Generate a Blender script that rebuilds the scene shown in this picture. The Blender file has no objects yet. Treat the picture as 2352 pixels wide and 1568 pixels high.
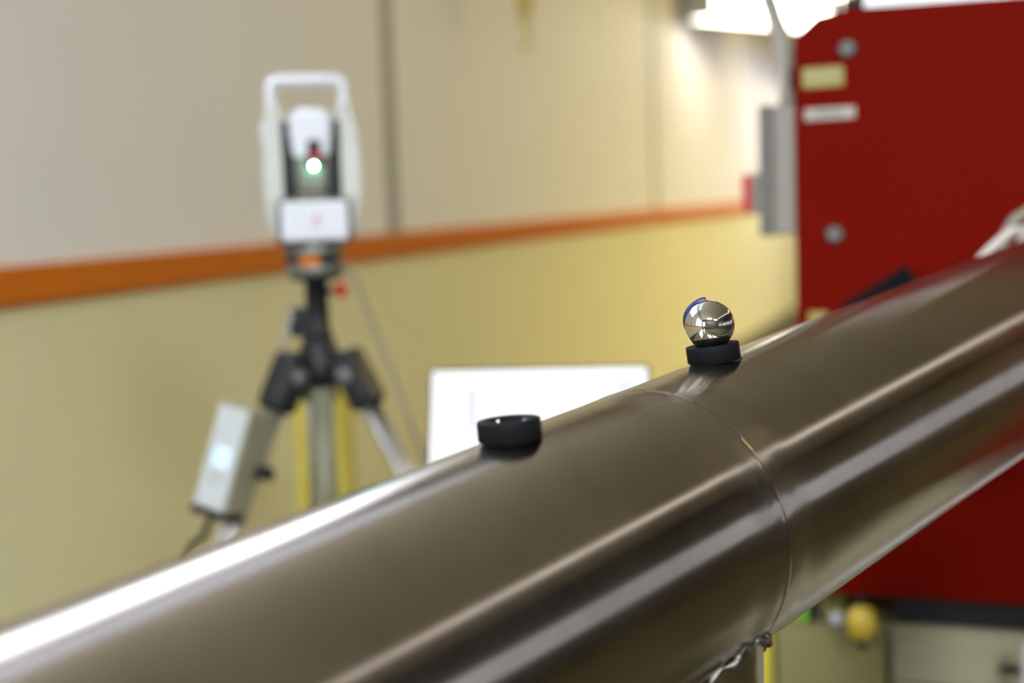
import bpy, bmesh, math, random
from mathutils import Vector, Matrix
random.seed(7)
SC = bpy.context.scene
COL = SC.collection
R = math.radians

# ------------------------------------------------------------------ camera
PITCH, ROLL, HEAD = math.atan(336 / 3266.67), R(1.9), R(19.4)
fwd = Vector((-math.sin(HEAD), math.cos(HEAD), 0)); rgt = Vector((math.cos(HEAD), math.sin(HEAD), 0)); UPZ = Vector((0, 0, 1))
cF = fwd * math.cos(PITCH) - UPZ * math.sin(PITCH)
cU0 = fwd * math.sin(PITCH) + UPZ * math.cos(PITCH)
cU = cU0 * math.cos(ROLL) + rgt * math.sin(ROLL)
cR = rgt * math.cos(ROLL) - cU0 * math.sin(ROLL)
cam_d = bpy.data.cameras.new('camera'); cam = bpy.data.objects.new('camera', cam_d); COL.objects.link(cam)
cam.matrix_world = Matrix(((cR.x, cU.x, -cF.x, 2.36), (cR.y, cU.y, -cF.y, 0.0), (cR.z, cU.z, -cF.z, 1.40), (0, 0, 0, 1)))
cam_d.lens = 50; cam_d.sensor_width = 36; cam_d.clip_start = 0.02
cam_d.dof.use_dof = True; cam_d.dof.focus_distance = 1.07; cam_d.dof.aperture_fstop = 2.8
SC.camera = cam

# ------------------------------------------------------------------ sky, exposure
w = bpy.data.worlds.new('overcast_sky'); SC.world = w; w.use_nodes = True
bg = w.node_tree.nodes['Background']; bg.inputs[0].default_value = (0.86, 0.90, 1.0, 1); bg.inputs[1].default_value = 6.0
SC.view_settings.view_transform = 'Standard'; SC.view_settings.look = 'None'
SC.view_settings.gamma = 1.0; SC.view_settings.use_curve_mapping = False; SC.view_settings.exposure = 0.25
SC.cycles.max_bounces = 7; SC.cycles.diffuse_bounces = 4; SC.cycles.glossy_bounces = 3; SC.cycles.use_adaptive_sampling = True; SC.cycles.adaptive_threshold = 0.03; SC.cycles.sample_clamp_indirect = 6

# ------------------------------------------------------------------ helpers
def mat(name, color, rough=0.5, metal=0.0, var=0.06, scale=30.0, bump=0.0, emit=None, estr=0.0, spec=None, coat=0.0):
    m = bpy.data.materials.new(name); m.use_nodes = True
    nt = m.node_tree; b = nt.nodes['Principled BSDF']
    tc = nt.nodes.new('ShaderNodeTexCoord'); nz = nt.nodes.new('ShaderNodeTexNoise')
    nz.inputs['Scale'].default_value = scale; nz.inputs['Detail'].default_value = 4
    nt.links.new(tc.outputs['Object'], nz.inputs['Vector'])
    mx = nt.nodes.new('ShaderNodeMix'); mx.data_type = 'RGBA'
    mx.inputs['A'].default_value = tuple(c * (1 - var) for c in color) + (1,)
    mx.inputs['B'].default_value = tuple(min(1, c * (1 + var)) for c in color) + (1,)
    nt.links.new(nz.outputs['Fac'], mx.inputs['Factor']); nt.links.new(mx.outputs['Result'], b.inputs['Base Color'])
    b.inputs['Roughness'].default_value = rough; b.inputs['Metallic'].default_value = metal
    if spec is not None: b.inputs['Specular IOR Level'].default_value = spec
    if coat: b.inputs['Coat Weight'].default_value = coat; b.inputs['Coat Roughness'].default_value = 0.1
    if bump:
        bp = nt.nodes.new('ShaderNodeBump'); bp.inputs['Strength'].default_value = bump; bp.inputs['Distance'].default_value = 0.002
        nt.links.new(nz.outputs['Fac'], bp.inputs['Height']); nt.links.new(bp.outputs['Normal'], b.inputs['Normal'])
    if emit: b.inputs['Emission Color'].default_value = emit + (1,); b.inputs['Emission Strength'].default_value = estr
    return m

def glass(name, tint):
    m = bpy.data.materials.new(name); m.use_nodes = True; nt = m.node_tree; nt.nodes.clear()
    o = nt.nodes.new('ShaderNodeOutputMaterial'); t = nt.nodes.new('ShaderNodeBsdfTransparent'); g = nt.nodes.new('ShaderNodeBsdfGlossy')
    t.inputs[0].default_value = tint + (1,); g.inputs['Roughness'].default_value = 0.05
    x = nt.nodes.new('ShaderNodeMixShader'); x.inputs[0].default_value = 0.05
    nt.links.new(t.outputs[0], x.inputs[1]); nt.links.new(g.outputs[0], x.inputs[2]); nt.links.new(x.outputs[0], o.inputs[0])
    return m

class MB:
    """collects shapes into one bmesh"""
    def __init__(s): s.bm = bmesh.new()
    def _xf(s, vs, M):
        if M is not None: bmesh.ops.transform(s.bm, matrix=M, verts=vs)
    def box(s, x0, x1, y0, y1, z0, z1, bev=0.0, M=None, seg=2):
        c = [(x0, y0, z0), (x1, y0, z0), (x1, y1, z0), (x0, y1, z0), (x0, y0, z1), (x1, y0, z1), (x1, y1, z1), (x0, y1, z1)]
        v = [s.bm.verts.new(p) for p in c]
        fs = [s.bm.faces.new([v[i] for i in f]) for f in ((3, 2, 1, 0), (4, 5, 6, 7), (0, 1, 5, 4), (1, 2, 6, 5), (2, 3, 7, 6), (3, 0, 4, 7))]
        if bev:
            es = list({e for f in fs for e in f.edges})
            r = bmesh.ops.bevel(s.bm, geom=es, offset=bev, segments=seg, profile=0.5, affect='EDGES')
            v = list({q for f in r['faces'] for q in f.verts} | {q for q in v if q.is_valid})
        s._xf(v, M); return s
    def lathe(s, prof, n=48, M=None, smooth=True):
        rings = []; vs = []
        for r, z in prof:
            if r <= 1e-9: ring = [s.bm.verts.new((0, 0, z))]
            else: ring = [s.bm.verts.new((r * math.cos(2 * math.pi * i / n), r * math.sin(2 * math.pi * i / n), z)) for i in range(n)]
            rings.append(ring); vs += ring
        for a, b in zip(rings, rings[1:]):
            for i in range(n):
                j = (i + 1) % n
                if len(a) == 1 and len(b) == 1: continue
                if len(a) == 1: f = s.bm.faces.new((a[0], b[j], b[i]))
                elif len(b) == 1: f = s.bm.faces.new((a[i], a[j], b[0]))
                else: f = s.bm.faces.new((a[i], a[j], b[j], b[i]))
                f.smooth = smooth
        s._xf(vs, M); return s
    def tube(s, pts, r, n=12, cap=True, M=None, closed=False):
        pts = [Vector(p) for p in pts]; rs = r if isinstance(r, (list, tuple)) else [r] * len(pts)
        rings = []; vs = []; prev = None
        for k, p in enumerate(pts):
            if closed: t = pts[(k + 1) % len(pts)] - pts[k - 1]
            else: t = pts[min(k + 1, len(pts) - 1)] - pts[max(k - 1, 0)]
            t.normalize()
            if prev is None:
                u = t.cross(Vector((0, 0, 1)))
                if u.length < 1e-3: u = t.cross(Vector((1, 0, 0)))
            else: u = prev - t * prev.dot(t)
            u.normalize(); prev = u; v = t.cross(u)
            ring = [s.bm.verts.new(p + (u * math.cos(2 * math.pi * i / n) + v * math.sin(2 * math.pi * i / n)) * rs[k]) for i in range(n)]
            rings.append(ring); vs += ring
        pr = list(zip(rings, rings[1:]))
        if closed: pr.append((rings[-1], rings[0]))
        for a, b in pr:
            for i in range(n):
                j = (i + 1) % n; f = s.bm.faces.new((a[i], a[j], b[j], b[i])); f.smooth = True
        if cap and not closed: s.bm.faces.new(rings[0][::-1]); s.bm.faces.new(rings[-1])
        s._xf(vs, M); return s
    def prism(s, poly, y0, y1, bev=0.0, M=None, seg=2):
        """polygon in (x, z) extruded along y"""
        a = [s.bm.verts.new((x, y0, z)) for x, z in poly]; b = [s.bm.verts.new((x, y1, z)) for x, z in poly]
        n = len(poly); fs = [s.bm.faces.new(a), s.bm.faces.new(b[::-1])]
        for i in range(n): fs.append(s.bm.faces.new((a[(i + 1) % n], a[i], b[i], b[(i + 1) % n])))
        vs = a + b
        if bev:
            es = list({e for f in fs for e in f.edges})
            r = bmesh.ops.bevel(s.bm, geom=es, offset=bev, segments=seg, profile=0.5, affect='EDGES')
            vs = list({q for f in r['faces'] for q in f.verts} | {q for q in vs if q.is_valid})
        s._xf(vs, M); return s
    def build(s, name, m, parent=None):
        bmesh.ops.recalc_face_normals(s.bm, faces=s.bm.faces)
        me = bpy.data.meshes.new(name); s.bm.to_mesh(me); s.bm.free(); me.materials.append(m)
        o = bpy.data.objects.new(name, me); COL.objects.link(o)
        if parent is not None: o.parent = parent
        return o

def tag(o, label, cat, group=None, kind=None):
    o['label'] = label; o['category'] = cat
    if group: o['group'] = group
    if kind: o['kind'] = kind
    return o
def empty(name, loc, rz=0.0, M=None):
    o = bpy.data.objects.new(name, None); o.empty_display_size = 0.05; COL.objects.link(o)
    if M is not None: o.matrix_world = M
    else: o.location = loc; o.rotation_euler = (0, 0, rz)
    return o
def T(x, y, z): return Matrix.Translation((x, y, z))
def RX(a): return Matrix.Rotation(a, 4, 'X')
def RY(a): return Matrix.Rotation(a, 4, 'Y')
def RZ(a): return Matrix.Rotation(a, 4, 'Z')
def frame(o, z, xhint):
    """matrix with local Z along z, X near xhint, origin o"""
    z = Vector(z).normalized(); x = Vector(xhint); x = (x - z * x.dot(z)).normalized(); y = z.cross(x); o = Vector(o)
    return Matrix(((x.x, y.x, z.x, o.x), (x.y, y.y, z.y, o.y), (x.z, y.z, z.z, o.z), (0, 0, 0, 1)))
def bez(p, n=24):
    """smooth curve through points (Catmull-Rom)"""
    p = [Vector(q) for q in p]; p = [p[0] * 2 - p[1]] + p + [p[-1] * 2 - p[-2]]; out = []
    for i in range(1, len(p) - 2):
        for k in range(n):
            t = k / n
            out.append(0.5 * ((2 * p[i]) + (p[i + 1] - p[i - 1]) * t + (2 * p[i - 1] - 5 * p[i] + 4 * p[i + 1] - p[i + 2]) * t * t + (3 * p[i] - p[i - 1] - 3 * p[i + 1] + p[i + 2]) * t ** 3))
    out.append(p[-2]); return out

# ------------------------------------------------------------------ materials
M = {}
M['panel'] = mat('cream_panel_paint', (0.70, 0.68, 0.675), 0.55, var=0.03, scale=3)
M['dado'] = mat('yellow_wall_paint', (0.64, 0.60, 0.375), 0.6, var=0.03, scale=3)
M['orange'] = mat('orange_rail_paint', (0.50, 0.125, 0.001), 0.6, spec=0.2, var=0.04, scale=6)
M['postgrey'] = mat('grey_joint_strip', (0.25, 0.25, 0.24), 0.5)
M['ceil'] = mat('beige_ceiling_paint', (0.62, 0.56, 0.42), 0.8, var=0.03, scale=2)
M['floor'] = mat('olive_grey_floor', (0.05, 0.043, 0.018), 0.6, spec=0.15, var=0.1, scale=5)
M['darkwall'] = mat('dark_grey_wall', (0.042, 0.037, 0.033), 0.6, spec=0.2, var=0.15, scale=2)
M['farwall'] = mat('cream_far_wall', (0.6, 0.54, 0.36), 0.6)
M['winframe'] = mat('dark_window_frame', (0.03, 0.03, 0.032), 0.4)
M['whiteframe'] = mat('white_window_frame', (0.75, 0.74, 0.72), 0.4)
M['clear'] = glass('clear_glass', (0.95, 0.97, 1.0))
M['frosted'] = glass('grey_roof_fill_glass', (0.42, 0.43, 0.45))
M['tinted'] = glass('grey_tinted_glass', (0.36, 0.36, 0.36))
M['red'] = mat('red_cabinet_paint', (0.116, 0.0026, 0.0001), 0.6, spec=0.03, var=0.05, scale=4)
M['grey'] = mat('grey_enclosure_paint', (0.225, 0.20, 0.168), 0.5)
M['greydk'] = mat('dark_grey_door_paint', (0.115, 0.105, 0.09), 0.5)
M['black'] = mat('black_plastic', (0.012, 0.012, 0.013), 0.5, spec=0.25)
M['anod'] = mat('black_anodised_metal', (0.006, 0.006, 0.0068), 0.5, spec=0.03, var=0.1, scale=400)
M['white'] = mat('white_plastic', (0.64, 0.64, 0.68), 0.35, var=0.02)
M['silver'] = mat('brushed_aluminium', (0.62, 0.60, 0.58), 0.38, 1.0)
M['steelgrey'] = mat('grey_metal', (0.16, 0.155, 0.135), 0.45, 0.5)
M['bodygrey'] = mat('dark_grey_housing', (0.10, 0.10, 0.09), 0.4)
M['olive'] = mat('olive_grey_tube', (0.17, 0.16, 0.10), 0.5)
M['redplastic'] = mat('bright_red_plastic', (0.42, 0.02, 0.018), 0.4)
M['yellow'] = mat('yellow_post_paint', (0.55, 0.45, 0.05), 0.45)
M['yellowp'] = mat('yellow_plastic', (0.55, 0.40, 0.04), 0.4)
M['lime'] = mat('green_plastic', (0.16, 0.38, 0.03), 0.4)
M['bench'] = mat('beige_bench_paint', (0.31, 0.285, 0.19), 0.5, spec=0.2, var=0.03, scale=4)
M['bencholive'] = mat('olive_beige_bench_paint', (0.225, 0.20, 0.085), 0.5, spec=0.2, var=0.03, scale=4)
M['stickery'] = mat('yellow_sticker', (0.27, 0.235, 0.055), 0.5)
M['stickerw'] = mat('white_sticker', (0.37, 0.32, 0.28), 0.5)
M['print'] = mat('grey_print', (0.10, 0.13, 0.12), 0.5)
M['blue'] = mat('blue_anodised_ring', (0.006, 0.009, 0.065), 0.35)
M['glue'] = mat('shadow_dark_glue', (0.02, 0.02, 0.02), 0.55, spec=0.15, var=0.2, scale=300, bump=0.4)  # glue darkened so it also gives the shadow gap under the nests
M['hose'] = mat('off_white_hose', (0.50, 0.45, 0.40), 0.45)
M['cable'] = mat('grey_cable', (0.20, 0.185, 0.14), 0.5)
M['strap'] = mat('yellow_webbing', (0.62, 0.46, 0.08), 0.7, var=0.15, scale=60)
M['weld'] = mat('weld_bead_metal', (0.24, 0.225, 0.21), 0.36, 1.0, var=0.3, scale=500, bump=0.5)
M['chrome'] = mat('polished_steel', (0.66, 0.63, 0.57), 0.045, 1.0, var=0.01)
M['mirror'] = mat('mirror_prism', (0.8, 0.8, 0.82), 0.02, 1.0)
M['yoke'] = mat('light_grey_yoke_paint', (0.50, 0.49, 0.45), 0.5)
M['redlens'] = mat('red_lens', (0.25, 0.01, 0.02), 0.15, emit=(0.9, 0.05, 0.08), estr=0.10)
M['led'] = mat('green_led', (0.2, 0.9, 0.5), 0.3, emit=(0.20, 1.0, 0.50), estr=270)
M['scr'] = mat('blue_white_display', (0.05, 0.06, 0.08), 0.3, emit=(0.56, 0.76, 1.0), estr=1.15)
M['fillwarm'] = mat('added_warm_fill', (0.9, 0.88, 0.8), 0.5, emit=(1.0, 0.82, 0.34), estr=165)
M['fillwarm2'] = mat('added_dim_warm_fill', (0.9, 0.88, 0.8), 0.5, emit=(1.0, 0.84, 0.44), estr=45)
M['lampmid'] = mat('lit_neutral_panel', (0.9, 0.88, 0.85), 0.5, emit=(1.0, 0.95, 0.90), estr=1.35)
M['fillcool'] = mat('added_cool_fill', (0.9, 0.88, 0.9), 0.5, emit=(0.88, 0.95, 1.0), estr=150)
M['lamp'] = mat('lit_lamp_diffuser', (0.9, 0.88, 0.8), 0.5, emit=(1.0, 0.95, 0.84), estr=8)
M['fillwash'] = mat('added_wash_fill', (0.9, 0.88, 0.8), 0.5, emit=(1.0, 0.96, 0.98), estr=26)

WELD = 0.824
def steel_pipe_material():
    m = bpy.data.materials.new('brushed_stainless_steel'); m.use_nodes = True; nt = m.node_tree; b = nt.nodes['Principled BSDF']
    L = nt.links.new; N = nt.nodes.new
    tc = N('ShaderNodeTexCoord'); mp = N('ShaderNodeMapping'); L(tc.outputs['Object'], mp.inputs['Vector'])
    mp.inputs['Scale'].default_value = (9, 9, 900)              # fine circumferential brushing
    n1 = N('ShaderNodeTexNoise'); n1.inputs['Scale'].default_value = 1.0; n1.inputs['Detail'].default_value = 6; L(mp.outputs[0], n1.inputs['Vector'])
    n2 = N('ShaderNodeTexNoise'); n2.inputs['Scale'].default_value = 9; n2.inputs['Detail'].default_value = 5; L(tc.outputs['Object'], n2.inputs['Vector'])
    mx = N('ShaderNodeMix'); mx.data_type = 'RGBA'; mx.inputs['A'].default_value = (0.39, 0.34, 0.285, 1); mx.inputs['B'].default_value = (0.50, 0.45, 0.40, 1)
    L(n2.outputs['Fac'], mx.inputs['Factor'])
    r = N('ShaderNodeMapRange'); r.inputs['To Min'].default_value = 0.12; r.inputs['To Max'].default_value = 0.205; L(n2.outputs['Fac'], r.inputs['Value'])
    # ground zone either side of the weld: rougher, with a thin dark seam
    sp = N('ShaderNodeSeparateXYZ'); L(tc.outputs['Object'], sp.inputs[0])
    def math_(op, a, b=None):
        q = N('ShaderNodeMath'); q.operation = op
        for k, v in ((0, a), (1, b)):
            if v is None: continue
            if isinstance(v, (int, float)): q.inputs[k].default_value = v
            else: L(v, q.inputs[k])
        return q.outputs[0]
    wob = math_('MULTIPLY', math_('SUBTRACT', n2.outputs['Fac'], 0.5), 0.006)
    dist = math_('ABSOLUTE', math_('SUBTRACT', math_('ADD', sp.outputs['Z'], math_('MULTIPLY', wob, 0.15)), WELD))
    zr = N('ShaderNodeMapRange'); zr.interpolation_type = 'SMOOTHERSTEP'; zr.inputs['From Min'].default_value = 0.0; zr.inputs['From Max'].default_value = 0.060; L(math_('ADD', dist, math_('MULTIPLY', wob, 2.0)), zr.inputs['Value'])
    zone = math_('SUBTRACT', 1.0, zr.outputs[0])
    se = N('ShaderNodeMapRange'); se.interpolation_type = 'SMOOTHSTEP'; se.inputs['From Min'].default_value = 0.0003; se.inputs['From Max'].default_value = 0.0012; L(dist, se.inputs['Value'])
    seam = math_('SUBTRACT', 1.0, se.outputs[0])
    L(math_('ADD', r.outputs[0], math_('MULTIPLY', zone, 0.045)), b.inputs['Roughness']); b.inputs['Metallic'].default_value = 1.0
    mx2 = N('ShaderNodeMix'); mx2.data_type = 'RGBA'; L(mx.outputs['Result'], mx2.inputs['A']); mx2.inputs['B'].default_value = (0.20, 0.17, 0.14, 1)
    L(math_('MULTIPLY', seam, 0.5), mx2.inputs['Factor'])
    # faint smears wiped across the tube
    mp3 = N('ShaderNodeMapping'); L(tc.outputs['Object'], mp3.inputs['Vector']); mp3.inputs['Scale'].default_value = (8, 8, 14)
    n3 = N('ShaderNodeTexNoise'); n3.inputs['Scale'].default_value = 1.6; n3.inputs['Detail'].default_value = 3; L(mp3.outputs[0], n3.inputs['Vector'])
    sm = N('ShaderNodeMapRange'); sm.inputs['From Min'].default_value = 0.55; sm.inputs['From Max'].default_value = 0.75; L(n3.outputs['Fac'], sm.inputs['Value'])
    mx3 = N('ShaderNodeMix'); mx3.data_type = 'RGBA'; L(mx2.outputs['Result'], mx3.inputs['A']); mx3.inputs['B'].default_value = (0.22, 0.19, 0.15, 1)
    L(math_('MULTIPLY', sm.outputs[0], 0.22), mx3.inputs['Factor']); L(mx3.outputs['Result'], b.inputs['Base Color'])
    b.inputs['Anisotropic'].default_value = 0.6; b.inputs['Anisotropic Rotation'].default_value = 0.25
    tg = N('ShaderNodeTangent'); tg.direction_type = 'RADIAL'; tg.axis = 'Z'; L(tg.outputs[0], b.inputs['Tangent'])
    bp = N('ShaderNodeBump'); bp.inputs['Strength'].default_value = 0.16; bp.inputs['Distance'].default_value = 0.0004
    L(n1.outputs['Fac'], bp.inputs['Height'])
    n4 = N('ShaderNodeTexNoise'); n4.inputs['Scale'].default_value = 26; n4.inputs['Detail'].default_value = 2; L(tc.outputs['Object'], n4.inputs['Vector'])
    b4 = N('ShaderNodeBump'); b4.inputs['Strength'].default_value = 0.30; b4.inputs['Distance'].default_value = 0.004      # uneven grinding beside the weld
    L(math_('MULTIPLY', math_('POWER', zone, 2.0), n4.outputs['Fac']), b4.inputs['Height']); L(bp.outputs['Normal'], b4.inputs['Normal'])
    L(b4.outputs['Normal'], b.inputs['Normal'])
    return m
M['pipe'] = steel_pipe_material()

# ------------------------------------------------------------------ room shell (left wall is the plane x = 0)
XR, YN, YF, ZC = 8.0, -4.0, 22.0, 4.0
RAIL0, RAIL1 = 1.166, 1.266
tag(MB().box(-0.3, XR + 0.3, YN - 0.3, YF + 0.3, -0.1, 0).build('floor', M['floor']), 'olive grey painted hall floor', 'floor', kind='structure')
SK = (0.22, 0.95, 1.0, 5.2)      # opening added to light the left wall and widen the pipe's highlight
cl = MB(); cl.box(-0.3, SK[0], YN - 0.3, YF + 0.3, ZC, ZC + 0.1); cl.box(SK[1], XR + 0.3, YN - 0.3, YF + 0.3, ZC, ZC + 0.1)
cl.box(SK[0], SK[1], YN - 0.3, SK[2], ZC, ZC + 0.1); cl.box(SK[0], SK[1], SK[3], YF + 0.3, ZC, ZC + 0.1)
tag(cl.build('ceiling', M['ceil']), 'plain beige hall ceiling', 'ceiling', kind='structure')

def wall_with_openings(name, axis, c0, c1, u0, u1, z0, z1, holes, m, label):
    """axis 'x': slab between x=c0..c1 running along y; axis 'y' the other way; holes = (u0,u1,z0,z1) sorted by u"""
    b = MB()
    def bx(a0, a1, h0, h1):
        if a1 - a0 < 1e-4 or h1 - h0 < 1e-4: return
        if axis == 'x': b.box(c0, c1, a0, a1, h0, h1)
        else: b.box(a0, a1, c0, c1, h0, h1)
    cur = u0
    for (a0, a1, h0, h1) in holes:
        bx(cur, a0, z0, z1); bx(a0, a1, z0, h0); bx(a0, a1, h1, z1); cur = a1
    bx(cur, u1, z0, z1)
    return tag(b.build(name, m), label, 'wall', kind='structure')

LH = [(-3.6, -0.5, 1.35, 3.2), (0.9, 5.15, 2.35, 3.9)]
wl = wall_with_openings('wall_left', 'x', -0.3, 0.0, YN, YF, 0, ZC, LH, M['panel'], 'long cream and yellow wall behind the tripod')
NH = [(0.25, 1.35, 1.2, 3.2)]
wall_with_openings('wall_near', 'y', YN - 0.3, YN, 0, XR, 0, ZC, NH, M['darkwall'], 'dark wall behind the camera')
wall_with_openings('wall_far', 'y', YF, YF + 0.3, 0, XR, 0, ZC, [], M['farwall'], 'cream end wall far behind the red cabinet')
RH = [(-3.2 + 2.6 * i, -3.2 + 2.6 * i + 2.3, 1.2, 2.35) for i in range(8)]
wall_with_openings('wall_right', 'x', XR, XR + 0.3, YN, YF, 0, ZC, RH, M['darkwall'], 'dark wall with a row of grey windows right of the pipe')

# cladding of the left wall: upper panels between the grey joint strips, yellow lower panels, orange rail
JY = [0.79, 5.28, 9.78, 14.28, 18.78]
for a, b in zip(JY, JY[1:] + [YF]):
    z1 = 2.33 if a < 5 else ZC
    MB().box(0.0, 0.012, a + 0.055, b - 0.055, RAIL1, z1).build('wall_panel', M['panel'], wl)
for a, b in zip([YN] + JY, JY + [YF]):
    MB().box(0.0, 0.012, a, b, 0.0, RAIL0).build('lower_panel', M['dado'], wl)
tag(MB().box(0.0, 0.034, YN, YF, RAIL0, RAIL1, bev=0.006).build('trim_1', M['orange']), 'orange bumper rail running along the whole wall', 'rail', kind='structure')
for i, y in enumerate(JY):
    z1 = 2.33 if y < 5 else ZC
    tag(MB().box(0.0, 0.016, y - 0.055, y + 0.055, RAIL1, z1).build('trim_%d' % (i + 2), M['postgrey']),
        ['grey joint strip at the near end of the clad wall', 'grey vertical joint strip right behind the tracker handle', 'grey vertical joint strip left of the bright wall lamp',
         'grey joint strip hidden behind the red cabinet', 'grey joint strip near the far end of the wall'][i], 'joint strip', kind='structure')


def window(name, axis, c, u0, u1, z0, z1, nu, nz, fm, gm, label):
    b = MB(); t = 0.05
    def bx(bb, a0, a1, h0, h1, d0, d1):
        if axis == 'x': bb.box(c + d0, c + d1, a0, a1, h0, h1)
        else: bb.box(a0, a1, c + d0, c + d1, h0, h1)
    bx(b, u0, u0 + t, z0, z1, -0.03, 0.03); bx(b, u1 - t, u1, z0, z1, -0.03, 0.03)
    bx(b, u0 + t, u1 - t, z0, z0 + t, -0.03, 0.03); bx(b, u0 + t, u1 - t, z1 - t, z1, -0.03, 0.03)
    root = tag(b.build(name, fm), label, 'window', kind='structure')
    wu = (u1 - u0 - 2 * t - (nu - 1) * 0.04) / nu; wz = (z1 - z0 - 2 * t - (nz - 1) * 0.04) / nz
    for i in range(nu):
        for k in range(nz):
            p = MB(); a = u0 + t + i * (wu + 0.04); h = z0 + t + k * (wz + 0.04)
            bx(p, a, a + wu, h, h + wz, -0.004, 0.004); p.build('pane', gm, root)
    for i in range(1, nu):
        a = u0 + t + i * (wu + 0.04) - 0.04; p = MB(); bx(p, a, a + 0.04, z0 + t, z1 - t, -0.025, 0.025); p.build('mullion', fm, root)
    for k in range(1, nz):
        h = z0 + t + k * (wz + 0.04) - 0.04; p = MB(); bx(p, u0 + t, u1 - t, h, h + 0.04, -0.02, 0.02); p.build('transom', fm, root)
    return root
def portal(name, loc, rot, sx, sy):
    l = bpy.data.lights.new(name, 'AREA'); l.shape = 'RECTANGLE'; l.size = sx; l.size_y = sy; l.cycles.is_portal = True
    o = bpy.data.objects.new(name, l); COL.objects.link(o); o.location = loc; o.rotation_euler = rot
window('window_1', 'x', -0.15, -3.6, -0.5, 1.35, 3.2, 3, 1, M['whiteframe'], M['clear'], 'tall daylight window in the left wall beside the camera')
window('window_2', 'x', -0.15, 0.9, 5.15, 2.35, 3.9, 4, 1, M['whiteframe'], M['clear'], 'high clerestory window above the cream wall panels')
window('window_3', 'y', YN - 0.15, 0.25, 1.35, 1.2, 3.2, 1, 1, M['whiteframe'], M['clear'], 'daylight window in the wall behind the camera')
rl = MB(); rl.box(SK[0], SK[0] + .04, SK[2], SK[3], ZC + .02, ZC + .08); rl.box(SK[1] - .04, SK[1], SK[2], SK[3], ZC + .02, ZC + .08)
rl.box(SK[0] + .04, SK[1] - .04, SK[2], SK[2] + .04, ZC + .02, ZC + .08); rl.box(SK[0] + .04, SK[1] - .04, SK[3] - .04, SK[3], ZC + .02, ZC + .08)
rl = tag(rl.build('window_12', M['whiteframe']), 'added daylight opening in the ceiling beside the cream wall', 'window', kind='structure')  # not a real window: opening added to light the left wall
for k in range(3):
    h = (SK[3] - SK[2] - .08) / 3; MB().box(SK[0] + .04, SK[1] - .04, SK[2] + .04 + k * h, SK[2] + .04 + (k + 1) * h - .01, ZC + .045, ZC + .053).build('pane', M['frosted'], rl)
portal('portal_roof', ((SK[0] + SK[1]) / 2, (SK[2] + SK[3]) / 2, ZC + .12), (0, 0, 0), SK[1] - SK[0], SK[3] - SK[2])
ORD = ['first', 'second', 'third', 'fourth', 'fifth', 'sixth', 'seventh', 'eighth']
for i, (a0, a1, h0, h1) in enumerate(RH):
    window('window_%d' % (i + 4), 'x', XR + 0.1, a0, a1, h0, h1, 2, 2, M['winframe'], M['tinted'], '%s dark framed grey window of the right wall row' % ORD[i])
portal('portal_left', (-0.27, -2.05, 2.275), (0, R(-90), 0), 1.85, 3.1)
portal('portal_high', (-0.27, 3.025, 3.125), (0, R(-90), 0), 1.55, 4.25)
portal('portal_near', (0.8, YN - 0.27, 2.2), (R(90), 0, 0), 1.1, 2.0)
portal('portal_right', (XR + 0.27, 7.0, 1.775), (0, R(90), 0), 1.15, 20.5)

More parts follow.
